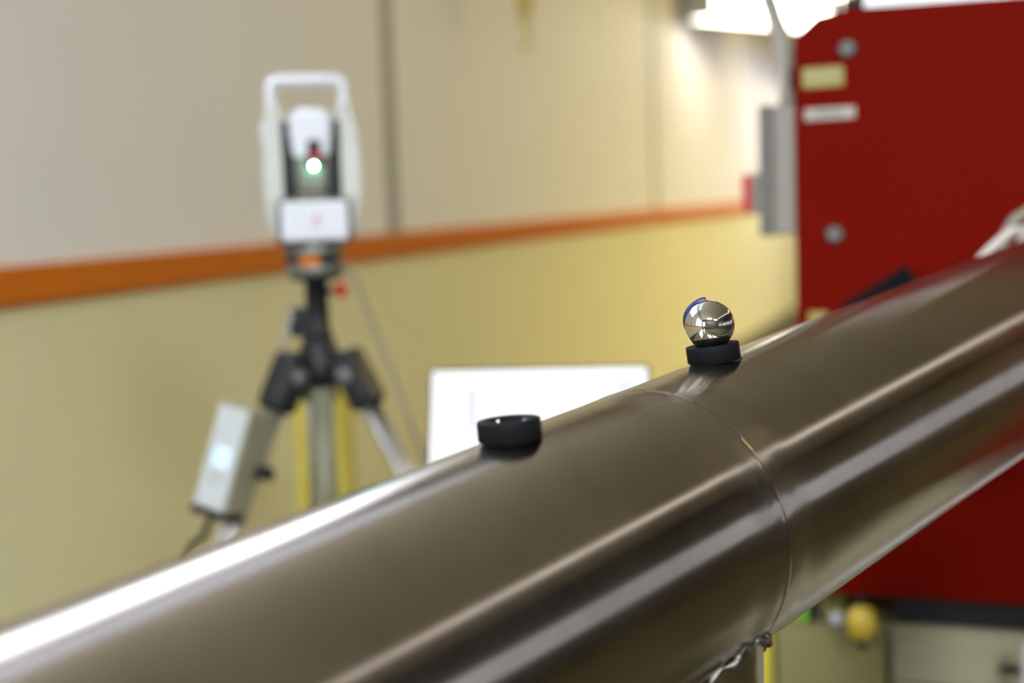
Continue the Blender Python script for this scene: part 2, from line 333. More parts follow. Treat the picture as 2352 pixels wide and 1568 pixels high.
# ------------------------------------------------------------------ stainless pipe
A0 = Vector((1.8503, 0.2057, 1.0870)); AX = Vector((0.32894, 0.94073, 0.08259)).normalized(); RP = 0.10464
S0, S1 = -0.6, 2.0
pipeM = frame(A0, AX, (0, 0, 1))
def pipe_r(s):
    d = s - WELD
    return RP + 0.00030 * math.exp(-(d / 0.0017) ** 2)  - 0.0003 * math.exp(-((d + 0.035) / 0.018) ** 2) - 0.0003 * math.exp(-((d - 0.04) / 0.02) ** 2)
def build_pipe():
    root = empty('steel_pipe', (0, 0, 0), M=pipeM)
    ss = [S0 + (WELD - 0.12 - S0) * i / 30 for i in range(30)] + [WELD - 0.12 + 0.24 * i / 240 for i in range(241)]
    ss += [WELD - 0.003 + 0.006 * i / 40 for i in range(41)]
    ss += [WELD + 0.12 + (S1 - WELD - 0.12) * i / 30 for i in range(1, 31)]
    ss = sorted(set(round(v, 5) for v in ss))
    prof = [(RP - 0.006, S0)] + [(pipe_r(v), v) for v in ss] + [(RP - 0.006, S1), (RP - 0.006, S0)]
    MB().lathe(prof, 160).build('tube_wall', M['pipe'], root)
    # end flange beyond the frame
    MB().lathe([(RP + 0.001, S1 - 0.03), (RP + 0.045, S1 - 0.03), (RP + 0.045, S1), (RP - 0.004, S1)], 96, smooth=False).build('end_flange', M['silver'], root)
    # support stem, welded on underneath
    inv = pipeM.inverted()
    cx, cy, rs = 2.1184, 0.959, 0.080
    def under(x, y):
        # z of the pipe's underside on the vertical line through (x, y)
        o = Vector((x, y, 0)) - A0; dp = UPZ - AX * UPZ.dot(AX); op = o - AX * o.dot(AX)
        a = dp.dot(dp); b = 2 * dp.dot(op); c = op.dot(op) - RP * RP; q = b * b - 4 * a * c
        return (-b - math.sqrt(max(q, 0))) / (2 * a)
    n = 96; b = MB(); top = []; bot = []
    for i in range(n):
        t = 2 * math.pi * i / n; x, y = cx + rs * math.cos(t), cy + rs * math.sin(t)
        top.append(Vector((x, y, under(x, y) + 0.004))); bot.append(Vector((x, y, 0.012)))
    tv = [b.bm.verts.new(inv @ p) for p in top]; bv = [b.bm.verts.new(inv @ p) for p in bot]
    for i in range(n):
        f = b.bm.faces.new((bv[i], bv[(i + 1) % n], tv[(i + 1) % n], tv[i])); f.smooth = True
    st = b.build('support_stem', M['pipe'], root)
    # lumpy weld bead round the stem
    rr = random.Random(3); pts = []; rad = []
    m = 180
    for i in range(m):
        t = 2 * math.pi * i / m; q = rs + 0.003 + 0.0012 * math.sin(9 * t + 0.6) ; x, y = cx + q * math.cos(t), cy + q * math.sin(t)
        pts.append(inv @ Vector((x, y, under(x, y) - 0.0030 + 0.0022 * math.sin(23 * t) + rr.uniform(-.0012, .0012)))); rad.append(0.0023 + 0.0009 * math.sin(31 * t + 1) + rr.uniform(-.0004, .0004))
    MB().tube(pts, rad, 10, closed=True).build('weld_bead', M['weld'], root)
    MB().lathe([(0, 0), (0.16, 0), (0.16, 0.014), (0, 0.014)], 48, M=inv @ T(cx, cy, 0), smooth=False).build('base_plate', M['silver'], root)
    # second support far right, out of the frame
    MB().lathe([(0, 0), (0.14, 0), (0.14, 0.014), (0.06, 0.015), (0.06, 1.14), (0, 1.14)], 48, M=inv @ T(2.4753, 1.993, 0)).build('support_stem', M['pipe'], root)
    MB().lathe([(0, 0), (0.14, 0), (0.14, 0.014), (0.06, 0.015), (0.06, 0.93), (0, 0.93)], 48, M=inv @ T(1.653, -0.36, 0)).build('support_stem', M['pipe'], root)
    tag(root, 'large brushed stainless steel pipe with a weld seam crossing the foreground', 'pipe')
build_pipe()

# ------------------------------------------------------------------ magnetic nests, reflector ball
def nest(name, base, n, label, ball_in):
    root = empty(name, base, M=frame(base, n, (1, 0, 0)))
    prof = [(0, 0.0), (0.0185, 0.0), (0.0197, 0.0008), (0.0197, 0.0014), (0.0205, 0.0018), (0.0205, 0.0133), (0.0202, 0.0137), (0.0127, 0.0138), (0.0120, 0.0133), (0.0095, 0.0106), (0.0085, 0.0080), (0, 0.0080)]
    MB().lathe(prof, 96).build('cup', M['anod'], root)
    MB().lathe([(0, 0.0080), (0.0066, 0.0080), (0.0066, 0.0086), (0.0060, 0.0089), (0, 0.0089)], 48).build('magnet', M['silver'], root)
    for k in range(3):
        t = 2 * math.pi * k / 3 + 0.5
        MB().lathe([(0, -0.0018), (0.0012, -0.0012), (0.0018, 0), (0.0012, 0.0012), (0, 0.0018)], 12, M=T(0.0106 * math.cos(t), 0.0106 * math.sin(t), 0.0114)).build('contact_pad', M['chrome'], root)
    tag(root, label, 'magnetic nest', 'magnetic nests on the pipe')
    return root
def glue(name, base, n, off, label):
    # irregular bead of glue squeezed out under a nest
    rr = random.Random(11); b = MB(); N = 64; rings = []
    for (q, z) in ((0.0, 0.0004), (0.0165, 0.0006), (0.0173, -0.0004), (0.0178, -0.0022), (0.0184, -0.0055)):
        ring = []
        for i in range(N):
            t = 2 * math.pi * i / N; e = 1 + 0.03 * math.sin(3 * t + 1) + 0.02 * math.sin(7 * t)
            e += off * max(0, math.cos(t - 0.0)) ** 6
            ring.append(b.bm.verts.new((q * e * math.cos(t) if q else 0.0002 * math.cos(t), q * e * math.sin(t) if q else 0.0002 * math.sin(t), z)))
        rings.append(ring)
    for a, c in zip(rings, rings[1:]):
        for i in range(N): b.bm.faces.new((a[i], a[(i + 1) % N], c[(i + 1) % N], c[i])).smooth = True
    b.bm.faces.new(rings[-1]); b.bm.faces.new(rings[0][::-1])
    o = b.build(name, M['glue']); o.matrix_world = frame(base, n, (0.95, 0.3, 0)); tag(o, label, 'glue', 'glue pads under the nests')
NF = Vector((-0.1150, -0.0250, 0.9930)).normalized(); NN = Vector((-0.0550, -0.0120, 0.9980)).normalized()
BF = Vector((2.1449, 1.0796, 1.2669)); BN = Vector((2.0630, 0.8340, 1.2460))
nest('magnetic_nest', BF, NF, 'black magnetic nest holding the polished steel ball', True)
nest('magnetic_nest', BN, NN, 'empty black magnetic nest in front of the laptop screen', False)
glue('glue_pad', BF, NF, 0.26, 'glue darkened as shadow, squeezed out under the nest with the ball')
glue('glue_pad', BN, NN, 0.0, 'glue darkened as shadow under the empty nest')

def reflector_ball():
    rb = 0.01905; c = BF + NF * 0.0288
    aim = Vector((-0.425, 0.949, 0.408)).normalized()      # aperture turned towards the tracker
    root = empty('reflector_ball', c, M=frame(c, aim, (1, 0, 0)))
    prof = [(0, -rb)]
    for i in range(1, 81):
        t = math.pi * i / 100.0
        prof.append((rb * math.sin(t), -rb * math.cos(t)))
    z1 = prof[-1][1]; prof += [(0.0102, z1), (0.0100, z1 - 0.0006), (0, z1 - 0.0090)]
    MB().lathe(prof, 128).build('sphere_shell', M['chrome'], root)
    # blue ring round the aperture
    b = MB(); prof = [(0.0155, 0.0090), (0.0177, 0.0098), (0.0185, 0.0112), (0.0182, 0.0126), (0.0168, 0.0132), (0.0145, 0.0122)]; N = 48; rows = []
    for i in range(N + 1):
        t = -R(86 + (222 - 86) * i / N); e = 1.0 if 1 < i < N - 1 else 0.985
        rows.append([b.bm.verts.new((q * e * math.cos(t), q * e * math.sin(t), z)) for q, z in prof])
    for a, c2 in zip(rows, rows[1:]):
        for k in range(len(prof)): b.bm.faces.new((a[k], a[(k + 1) % len(prof)], c2[(k + 1) % len(prof)], c2[k])).smooth = True
    b.bm.faces.new(rows[0]); b.bm.faces.new(rows[-1][::-1])
    b.build('blue_collar', M['blue'], root)
    b = MB(); v = [b.bm.verts.new((0.0098 * math.cos(2 * math.pi * k / 3), 0.0098 * math.sin(2 * math.pi * k / 3), z1 + 0.0001)) for k in range(3)]; v0 = b.bm.verts.new((0, 0, z1 - 0.0085))
    for k in range(3): b.bm.faces.new((v[k], v[(k + 1) % 3], v0))
    b.build('corner_cube', M['mirror'], root)
    tag(root, 'polished steel reflector ball with a blue collar sitting on a black nest', 'reflector ball')
reflector_ball()

# ------------------------------------------------------------------ red cabinet with its bench
YC = 2.465
def red_cabinet():
    root = empty('red_cabinet', (2.55, 2.8, 0.692))
    def L(x, z): return (x - 2.55, z - 0.692)
    Y = lambda y: y - 2.8
    poly = [L(2.018, .697), L(3.14, .697), L(3.14, 1.686), L(2.088, 1.686), L(2.074, 1.681), L(2.055, 1.677), L(2.018, 1.640)]
    MB().prism(poly, Y(YC + 0.006), Y(3.10)).build('body', M['red'], root)
    poly = [L(2.0135, .692), L(3.145, .692), L(3.145, 1.690), L(2.090, 1.690), L(2.072, 1.684), L(2.053, 1.681), L(2.0135, 1.648)]
    fp = MB().prism(poly, Y(YC), Y(YC + 0.006), bev=0.0012).build('front_panel', M['red'], root)
    MB().box(L(2.0135, 0)[0], L(3.145, 0)[0], Y(YC - 0.004), Y(YC + 0.002), 0.0, 0.016, bev=0.0015).build('bottom_lip', M['red'], root)
    for (x, z) in ((2.103, 1.6242), (2.0787, 1.3157), (2.076, 0.80), (3.06, 1.62), (3.06, 0.78)):
        q = L(x, z)
        s = MB().lathe([(0, 0), (0.0125, 0), (0.0125, 0.003), (0.0110, 0.0055), (0.0045, 0.0058), (0.004, 0.0040), (0, 0.0040)], 32, M=T(q[0], Y(YC), q[1]) @ RX(R(90))).build('screw', M['steelgrey'], root)
        MB().lathe([(0, 0), (0.0165, 0), (0.0165, 0.0012), (0, 0.0014)], 32, M=T(q[0], Y(YC), q[1]) @ RX(R(90))).build('washer', M['black'], s)
    def sticker(x0, x1, z0, z1, m, tilt, lines, pm):
        q0, q1 = L(x0, z0), L(x1, z1); cx, cz = (q0[0] + q1[0]) / 2, (q0[1] + q1[1]) / 2
        Mx = T(cx, Y(YC) - 0.0006, cz) @ RY(tilt); hw, hh = (q1[0] - q0[0]) / 2, (q1[1] - q0[1]) / 2
        s = MB().box(-hw, hw, -0.0006, 0.0006, -hh, hh, bev=0.0004, M=Mx).build('sticker', m, root)
        for (u, v, du, dv) in lines:
            MB().box(hw * (u - du), hw * (u + du), -0.0010, -0.0006, hh * (v - dv), hh * (v + dv), M=Mx).build('print_line', pm, s)
    sticker(2.0275, 2.0962, 1.5634, 1.5970, M['stickery'], R(-1.0), [(0, 0.35, .75, .06), (0, -0.2, .75, .05)], M['stickerw'])
    sticker(2.0306, 2.1143, 1.5092, 1.5287, M['stickerw'], R(-0.8), [(-0.02, 0.0, .55, .26)], M['print'])
    sticker(2.034, 2.066, 1.130, 1.184, M['stickery'], 0, [], M['print'])
    # black lever handle half hidden by the pipe
    hb = L(2.11, 1.175)
    hnd = MB().box(-0.045, 0.078, -0.052, -0.020, -0.024, 0.027, bev=0.004, M=T(hb[0] + 0.036, Y(YC), hb[1] + 0.025) @ RY(R(-32))).build('lever_handle', M['anod'], root)
    MB().lathe([(0, -0.004), (0.02, -0.004), (0.02, 0.03), (0, 0.03)], 24, M=T(hb[0] + 0.01, Y(YC), hb[1]) @ RX(R(90))).build('handle_boss', M['black'], hnd)
    MB().box(-0.378, 0.56, Y(2.485), Y(3.06), -0.0515, 0.006, bev=0.002).build('plinth_or_shade_block', M['black'], root)  # black block filling the gap under the cabinet to keep it in shade
    tag(root, 'tall red metal cabinet with a cut top corner and stickers', 'cabinet')
red_cabinet()

def side_enclosure():
    root = empty('switch_enclosure', (1.97, 2.62, 1.317))
    X = lambda x: x - 1.97
    MB().box(X(1.974), X(2.0172), -0.146, 0.16, 0.0, 0.2195, bev=0.003).build('housing', M['grey'], root)
    d = MB().box(X(1.9515), X(1.9738), -0.152, 0.164, -0.002, 0.2215, bev=0.003).build('door', M['greydk'], root)
    for z in (0.03, 0.19):
        MB().box(X(1.958), X(1.975), 0.158, 0.172, z - 0.012, z + 0.012, bev=0.002).build('hinge', M['steelgrey'], d)
    h = MB().box(X(1.9340), X(1.9520), -0.130, -0.060, 0.036, 0.106, bev=0.004).build('switch_base', M['grey'], root)
    MB().box(X(1.9170), X(1.9345), -0.128, -0.062, 0.037, 0.105, bev=0.004).build('switch_handle', M['redplastic'], h)
    tag(root, 'grey switch enclosure with a red handle on the red cabinet side', 'enclosure')
side_enclosure()

# cable dropping from above into the enclosure
cb = tag(MB().tube(bez([(1.921, 2.70, 2.6), (1.924, 2.69, 2.1), (1.933, 2.672, 1.80), (1.953, 2.64, 1.712), (1.979, 2.59, 1.655), (1.994, 2.55, 1.60), (1.9945, 2.537, 1.56), (1.994, 2.535, 1.5395)]), 0.0160, 14).build('power_cable', M['cable']),
    'grey cable curving down past the lamp to the switch enclosure', 'cable')
MB().box(-0.010, 0.010, -0.012, 0.012, -0.02, 0.02, bev=0.003, M=T(2.0075, 2.532, 1.585)).build('cable_clip', M['black'], cb)

# things on top of the cabinet
r0 = empty('cable_tray', (2.25, 2.56, 1.6905))
MB().box(-0.122, 0.14, -0.075, 0.12, 0.0, 0.010, bev=0.002).build('tray_floor', M['silver'], r0)
MB().box(-0.122, 0.14, -0.078, -0.073, 0.0, 0.055, bev=0.001).build('tray_front', M['silver'], r0)
MB().box(-0.122, 0.14, 0.118, 0.123, 0.0, 0.055, bev=0.001).build('tray_back', M['silver'], r0)
tag(r0, 'silver cable tray lying on top of the red cabinet', 'tray')
r0 = empty('cable_connector', (2.103, 2.50, 1.690))
MB().lathe([(0, 0), (0.009, 0), (0.010, 0.004), (0.010, 0.030), (0.007, 0.034), (0, 0.034)], 24, M=T(0.016, 0, 0.010) @ RY(R(-90)) @ T(-0.0, 0, -0.008)).build('plug_body', M['black'], r0)
MB().lathe([(0, 0), (0.008, 0), (0.008, 0.02), (0, 0.02)], 24, M=T(0.008, 0, 0.010) @ RY(R(-90)) @ T(0, 0, 0.020)).build('strain_relief', M['cable'], r0)
tag(r0, 'black cable connector on the cut corner of the red cabinet', 'connector')

# bench: two units under the cabinet, a seam between them
def bench_unit(x0, x1, z1, label, nd, fh, bm_):
    root = empty('drawer_unit', ((x0 + x1) / 2, 2.75, 0)); hw = (x1 - x0) / 2
    MB().box(-hw, hw, -0.29, 0.40, 0.05, z1, bev=0.002).build('carcass', bm_, root)
    MB().box(-hw + .02, hw - .02, -0.25, 0.38, 0.0, 0.05).build('plinth_or_shade_block', M['black'], root)
    hts = [z1 - 0.01] + [z1 - fh - i * (z1 - fh - 0.06) / (nd - 1) for i in range(nd)]
    for a, b in zip(hts, hts[1:]):
        d = MB().box(-hw + .006, hw - .006, -0.310, -0.288, b + .004, a, bev=0.003).build('drawer', bm_, root)
        MB().box(-0.32 if hw > .2 else -.03, -0.285 if hw > .2 else .03, -0.318, -0.308, (a + b) / 2 - 0.006, (a + b) / 2 + .006, bev=0.003).build('handle', M['black'], d)
    tag(root, label, 'drawer unit', 'bench units under the red cabinet')
    return root
bench_unit(1.969, 2.166, 0.6395, 'narrow olive beige drawer unit at the left end under the red cabinet', 3, 0.26, M['bencholive'])
bench_unit(2.168, 3.16, 0.6395, 'wide beige drawer unit under the red cabinet', 4, 0.095, M['bench'])
r0 = empty('guard_post', (1.9475, 2.46, 0))
MB().box(-0.0185, 0.0185, -0.02, 0.02, 0.008, 0.70, bev=0.004).build('post_tube', M['yellow'], r0)
MB().box(-0.045, 0.018, -0.04, 0.04, 0.0, 0.008).build('foot_plate', M['yellow'], r0)
MB().box(-0.0165, 0.0165, -0.018, 0.018, 0.70, 0.706, bev=0.002).build('end_cap', M['black'], r0)
tag(r0, 'narrow yellow guard post at the left end of the bench', 'post')
r0 = empty('hanging_plug', (2.1257, 2.395, 0.640))
MB().lathe([(0, 0.052), (0.012, 0.051), (0.021, 0.044), (0.026, 0.030), (0.026, 0.016), (0.020, 0.002), (0.010, -0.008), (0, -0.008)], 32).build('plug_body', M['yellowp'], r0)
MB().lathe([(0, -0.0085), (0.009, -0.0085), (0.0085, -0.016), (0.004, -0.022), (0, -0.022)], 24).build('tip', M['black'], r0)
MB().tube(bez([(0, 0, 0.05), (0.002, 0.004, 0.062), (0.006, 0.05, 0.056), (0.012, 0.12, 0.004)], 8), 0.004, 10).build('cord', M['black'], r0)
tag(r0, 'yellow plug with a black tip hanging over the bench edge', 'plug')
r0 = MB().lathe([(0, 0), (0.009, 0), (0.012, 0.006), (0.012, 0.014), (0.009, 0.019), (0, 0.019)], 24, M=T(2.078, 2.452, 0.6405)).build('white_cap', M['white'])
tag(r0, 'small white cap on the bench beside the yellow plug', 'cap')
r0 = empty('marker_pen', (2.022, 2.468, 0.6405))
MB().box(-0.014, 0.006, -0.02, 0.06, 0.0, 0.028, bev=0.004).build('pen_body', M['lime'], r0)
MB().box(0.006, 0.022, -0.018, 0.05, 0.0, 0.036, bev=0.005).build('pen_cap', M['black'], r0)
tag(r0, 'green and black marker lying on the bench under the red cabinet', 'marker')
r0 = empty('cardboard_box', (2.066, 2.55, 0.6405))
MB().box(-0.018, 0.017, -0.03, 0.05, 0, 0.044, bev=0.001).build('carton', M['stickery'], r0)
MB().box(-0.018, 0.017, -0.004, 0.004, 0.044, 0.0446).build('tape', M['cable'], r0)
tag(r0, 'small tan box standing on the bench under the red cabinet', 'box')
r0 = empty('foam_roll', (2.3945, 2.375, 0.0))
MB().lathe([(0, 0), (0.012, 0), (0.0135, 0.01), (0.0135, 0.64), (0.011, 0.652), (0, 0.655)], 24).build('roll', M['white'], r0)
MB().lathe([(0.0136, 0.30), (0.0142, 0.30), (0.0142, 0.315), (0.0136, 0.315)], 24).build('band', M['cable'], r0)
tag(r0, 'white roll standing in front of the wide drawer unit', 'roll')

# hoses looping up behind the pipe on the right
tag(MB().tube(bez([(2.335, 2.02, 1.15), (2.30, 2.085, 1.24), (2.3166, 2.1035, 1.2827), (2.340, 2.115, 1.309), (2.357, 2.121, 1.3225), (2.380, 2.130, 1.3275), (2.43, 2.15, 1.315), (2.60, 2.20, 1.42), (2.75, 2.44, 1.36)]), 0.0055, 12).build('coolant_hose', M['hose']),
    'off white hose looping over the far end of the pipe', 'hose')
tag(MB().tube(bez([(2.34, 2.28, 1.20), (2.3474, 2.2764, 1.290), (2.3629, 2.2849, 1.3311), (2.3796, 2.2924, 1.3456), (2.4094, 2.3044, 1.359), (2.52, 2.34, 1.40), (2.62, 2.39, 1.42), (2.72, 2.445, 1.36)]), 0.0085, 12).build('sensor_hose', M['cable']),
    'grey hose just above the off white hose at the right edge', 'hose')

# ------------------------------------------------------------------ tracker on its tripod
TX, TY, TZ = 1.1848, 2.2896, 1.2690
def tripod():
    root = empty('tracker_tripod', (TX, TY, 0))
    MB().lathe([(0, 1.10), (0.0235, 1.10), (0.0235, 1.175), (0.0215, 1.18), (0.0205, 1.258), (0.045, 1.262), (0.045, 1.2685), (0, 1.2685)], 40).build('centre_column', M['black'], root)
    MB().lathe([(0, 1.07), (0.030, 1.07), (0.047, 1.088), (0.046, 1.112), (0.032, 1.142), (0.0245, 1.165), (0, 1.166)], 40).build('shoulder', M['black'], root)
    MB().lathe([(0, .62), (0.024, .62), (0.024, 1.08), (0, 1.08)], 32).build('lower_column', M['olive'], root)
    # crank with a silver handle on the camera's left
    c = MB().box(-0.048, -0.010, -0.020, 0.016, 1.160, 1.212, bev=0.006, M=RZ(HEAD)).build('crank_housing', M['black'], root)
    MB().box(-0.058, -0.050, -0.030, -0.018, 1.140, 1.205, bev=0.003, M=RZ(HEAD) @ T(-0.054, 0, 1.17) @ RY(R(20)) @ T(0.054, 0, -1.17)).build('crank_arm', M['silver'], c)
    MB().tube([(-0.054, -0.024, 1.19), (-0.03, -0.0, 1.187)], 0.004, 10, M=RZ(HEAD)).build('crank_shaft', M['black'], c)
    # red locking knob on the right
    k = MB().tube([(0.018, -0.012, 1.240), (0.040, -0.014, 1.242)], 0.006, 12, M=RZ(HEAD)).build('knob_stem', M['black'], root)
    MB().lathe([(0, 0), (0.010, 0.0), (0.014, 0.006), (0.014, 0.016), (0.010, 0.020), (0, 0.020)], 24, M=RZ(HEAD) @ T(0.036, -0.014, 1.242) @ RY(R(90))).build('locking_knob', M['redplastic'], k)
    dirs = [rgt * 0.94 - fwd * 0.34, -rgt * 0.766 - fwd * 0.643, -rgt * 0.17 + fwd * 0.985]
    for kd, d in enumerate(dirs):
        d = d.normalized(); h = Vector((0, 0, 1.105)) + d * 0.062; t = (d * 0.51 - UPZ).normalized(); side = t.cross(UPZ).normalized()
        Lg = (1.105 - 0.01) / -t.z
        nrm = side.cross(t)
        b = MB()
        for sg in (-1, 1):
            b.tube([h + t * 0.05 + side * sg * 0.0165, h + t * 0.56 + side * sg * 0.0165], 0.0105, 14)
        leg = b.build('leg', M['silver'], root)
        MB().tube([h + t * 0.30, h + t * (Lg - 0.02)], 0.0115, 14).build('inner_tube', M['silver'], leg)
        Mh = frame(h, t, side)
        MB().box(-0.035, 0.035, -0.026, 0.026, -0.030, 0.080, bev=0.014, M=Mh, seg=3).build('leg_hinge', M['black'], leg)
        MB().lathe([(0, -0.036), (0.016, -0.036), (0.018, -0.03), (0.018, 0.03), (0.016, 0.036), (0, 0.036)], 28, M=frame(h + t * 0.012 - nrm * 0.006, side, t)).build('hinge_bolt', M['bodygrey'], leg)
        if kd == 1: MB().box(-0.036, 0.036, -0.018, 0.018, 0.0, 0.022, bev=0.005, M=frame(h + t * 0.175, t, side)).build('leg_clamp', M['black'], leg)
        MB().box(-0.034, 0.034, -0.02, 0.02, 0.0, 0.045, bev=0.006, M=frame(h + t * 0.54, t, side)).build('leg_clamp', M['black'], leg)
        MB().lathe([(0, -0.03), (0.013, -0.03), (0.02, 0.0), (0.016, 0.022), (0, 0.024)], 24, M=frame(h + t * (Lg - 0.022), t, side)).build('foot', M['black'], leg)
    tag(root, 'black and silver camera tripod carrying the white laser tracker', 'tripod')
tripod()

def tracker():
    th = math.atan2(2.36 - TX, TY) + R(3)
    root = empty('laser_tracker', (TX, TY, TZ), th)
    mm = 0.001
    MB().lathe([(0, 0), (0.046, 0), (0.051, 0.003), (0.051, 0.019), (0.048, 0.022), (0, 0.022)], 48).build('base_plate', M['steelgrey'], root)
    tb = MB().lathe([(0, 0.022), (0.046, 0.022), (0.046, 0.036), (0, 0.036)], 48).build('tribrach', M['black'], root)
    MB().box(-0.030, 0.006, -0.0500, -0.040, 0.020, 0.036, bev=0.002).build('orange_label', M['orange'], tb)
    for k in range(3):
        t = R(-90 + 120 * k + 40); MB().lathe([(0, 0.0225), (0.011, 0.0225), (0.011, 0.0355), (0, 0.0355)], 20, M=T(0.043 * math.cos(t), 0.043 * math.sin(t), 0)).build('levelling_screw', M['black'], tb)
    MB().lathe([(0, 0.036), (0.052, 0.036), (0.053, 0.040), (0.053, 0.054), (0.050, 0.057), (0, 0.057)], 48).build('upper_ring', M['steelgrey'], root)
    MB().box(-0.067, 0.067, -0.062, 0.062, 0.057, 0.138, bev=0.008).build('lower_housing', M['bodygrey'], root)
    fp = MB().box(-0.0575, 0.0575, -0.070, -0.060, 0.063, 0.132, bev=0.005).build('front_panel', M['white'], root)
    # small red looping mark on the panel
    MB().tube(bez([(-0.006, -0.0708, 0.088), (0.002, -0.0708, 0.100), (0.008, -0.0708, 0.108), (0.004, -0.0708, 0.110), (0.001, -0.0708, 0.098), (0.003, -0.0708, 0.088), (0.012, -0.0708, 0.094)], 8), 0.0011, 6).build('red_mark', M['redplastic'], fp)
    for sg in (-1, 1):
        poly = [(0.046, .060), (0.064, .060), (0.078, .085), (0.084, .150), (0.083, .235), (0.079, .272), (0.070, .300), (0.060, .306), (0.046, .290)]
        poly = [(x * sg, z) for x, z in poly]
        if sg < 0: poly = poly[::-1]
        c = MB().prism(poly, -0.046, 0.046, bev=0.006, seg=3).build('yoke_cover', M['yoke'], root)
        MB().box(min(0.027 * sg, 0.0515 * sg), max(0.027 * sg, 0.0515 * sg), -0.048, 0.044, 0.138, 0.272, bev=0.003).build('inner_cheek', M['black'], c)
        MB().lathe([(0, -0.020), (0.020, -0.018), (0.030, -0.010), (0.032, 0.0), (0.030, 0.008), (0.022, 0.014), (0, 0.016)], 32, M=T(0.070 * sg, -0.012, 0.248) @ RY(R(90 * sg))).build('axis_cap', M['white'], c)
    hd = MB().prism([(-0.032, .208), (0.032, .208), (0.038, .262), (0.034, .288), (-0.034, .288), (-0.038, .262)], -0.056, 0.050, bev=0.009, seg=3).build('telescope_head', M['white'], root)
    MB().box(-0.022, 0.022, -0.040, 0.040, 0.280, 0.294, bev=0.006).build('head_crest', M['white'], hd)
    MB().prism([(-0.028, .142), (0.028, .142), (0.0315, .214), (-0.0315, .214)], -0.054, 0.047, bev=0.009, seg=3).build('head_belly', M['steelgrey'], hd)
    MB().box(-0.011, 0.020, -0.0590, -0.045, 0.188, 0.242, bev=0.010, seg=3).build('lens_window', M['black'], hd)
    MB().lathe([(0, 0), (0.010, 0), (0.010, 0.002), (0.007, 0.003), (0, 0.002)], 28, M=T(0.0045, -0.0588, 0.2090) @ RX(R(90))).build('red_lens', M['redlens'], hd)
    MB().lathe([(0, 0), (0.003, 0), (0.003, 0.002), (0.0015, 0.003), (0, 0.0032)], 16, M=T(0.0025, -0.0600, 0.1925) @ RX(R(90))).build('green_led', M['led'], hd)
    # carry handle
    pts = bez([(-0.0630, 0, .285), (-0.0645, 0, .315), (-0.0625, 0, .336), (-0.052, 0, .3425), (-0.030, 0, .3435), (0.030, 0, .3435), (0.052, 0, .3425), (0.0625, 0, .336), (0.0645, 0, .315), (0.0630, 0, .285)], 6)
    h = MB().tube(pts, 0.0108, 14).build('carry_handle', M['white'], root)
    h.scale = (1, 1.5, 1)
    tag(root, 'white laser tracker with a carry handle and green light on the tripod', 'laser tracker')
tracker()

def controller():
    # box strapped to the tripod's left leg, leaning with it
    d = (-rgt * 0.766 - fwd * 0.643).normalized(); t = (d * 0.51 - UPZ).normalized()
    up = -t
    c = Vector((1.1125, 2.0900, 0.9687))
    toc = (Vector((2.36, 0, 1.4)) - c); toc.z = 0; toc.normalize()
    front = Matrix.Rotation(R(-38), 3, 'Z') @ toc      # face turned towards the left of the picture
    up = (UPZ * 0.945 + rgt * 0.29 + fwd * 0.12).normalized()
    right = front.cross(up) * -1; right.normalize(); y = up.cross(right)
    Mx = Matrix(((right.x, y.x, up.x, c.x), (right.y, y.y, up.y, c.y), (right.z, y.z, up.z, c.z), (0, 0, 0, 1)))
    root = empty('tracker_controller', c, M=Mx)
    b = MB().box(-0.034, 0.034, -0.030, 0.046, -0.088, 0.092, bev=0.004).build('housing', M['housingshade'], root)
    MB().box(-0.030, 0.030, -0.033, -0.029, -0.084, 0.088, bev=0.001).build('face_plate', M['faceplate'], root)
    MB().box(-0.014, 0.017, -0.0345, -0.0325, -0.014, 0.020, bev=0.001).build('display', M['scr'], root)
    MB().tube([(0.010 * math.cos(2 * math.pi * i / 20), -0.0332, -0.033 + 0.010 * math.sin(2 * math.pi * i / 20)) for i in range(20)], 0.0012, 6, closed=True).build('power_button', M['stickery'], root)
    for sx in (-1, 1):
        MB().box(sx * 0.024 - 0.012, sx * 0.024 + 0.012, -0.032, 0.032, -0.101, -0.086, bev=0.004).build('bumper', M['black'], root)
    MB().box(0.020, 0.06, 0.022, 0.05, -0.020, 0.0, bev=0.003).build('leg_bracket', M['black'], root)
    MB().tube(bez([(-0.01, 0.0, -0.099), (-0.016, 0.0, -0.14), (-0.05, 0.02, -0.19), (-0.07, 0.06, -0.40)]), 0.006, 10).build('lead', M['black'], root)
    tag(root, 'grey controller box with a glowing blue display on the tripod leg', 'controller')
M['housingshade'] = mat('shaded_side_housing', (0.27, 0.25, 0.17), 0.5)  # shade on the box's side put into this darker colour
M['faceplate'] = mat('light_grey_plate', (0.42, 0.44, 0.44), 0.45)
controller()

tag(MB().tube(bez([(TX + 0.052, TY + 0.008, 1.290), (TX + 0.070, TY + 0.02, 1.255), (TX + 0.085, TY + 0.03, 1.20), (TX + 0.115, TY + 0.04, 1.11), (TX + 0.150, TY + 0.05, 1.0), (TX + 0.20, TY + 0.06, 0.80), (TX + 0.24, TY + 0.08, 0.30), (TX + 0.30, TY + 0.20, 0.006)]), 0.0042, 10).build('tracker_cable', M['cable']),
    'thin grey cable hanging from the tracker base down beside the tripod', 'cable')

# yellow post behind the tripod
r0 = empty('yellow_post', (0.674, 3.293, 0))
MB().box(-0.067, 0.067, -0.067, 0.067, 0.012, 0.940, bev=0.008, M=RZ(HEAD)).build('post_tube', M['yellow'], r0)
MB().box(-0.11, 0.11, -0.11, 0.11, 0.0, 0.012, M=RZ(HEAD)).build('foot_plate', M['yellow'], r0)
tag(r0, 'square yellow steel post on the floor behind the tripod', 'post')

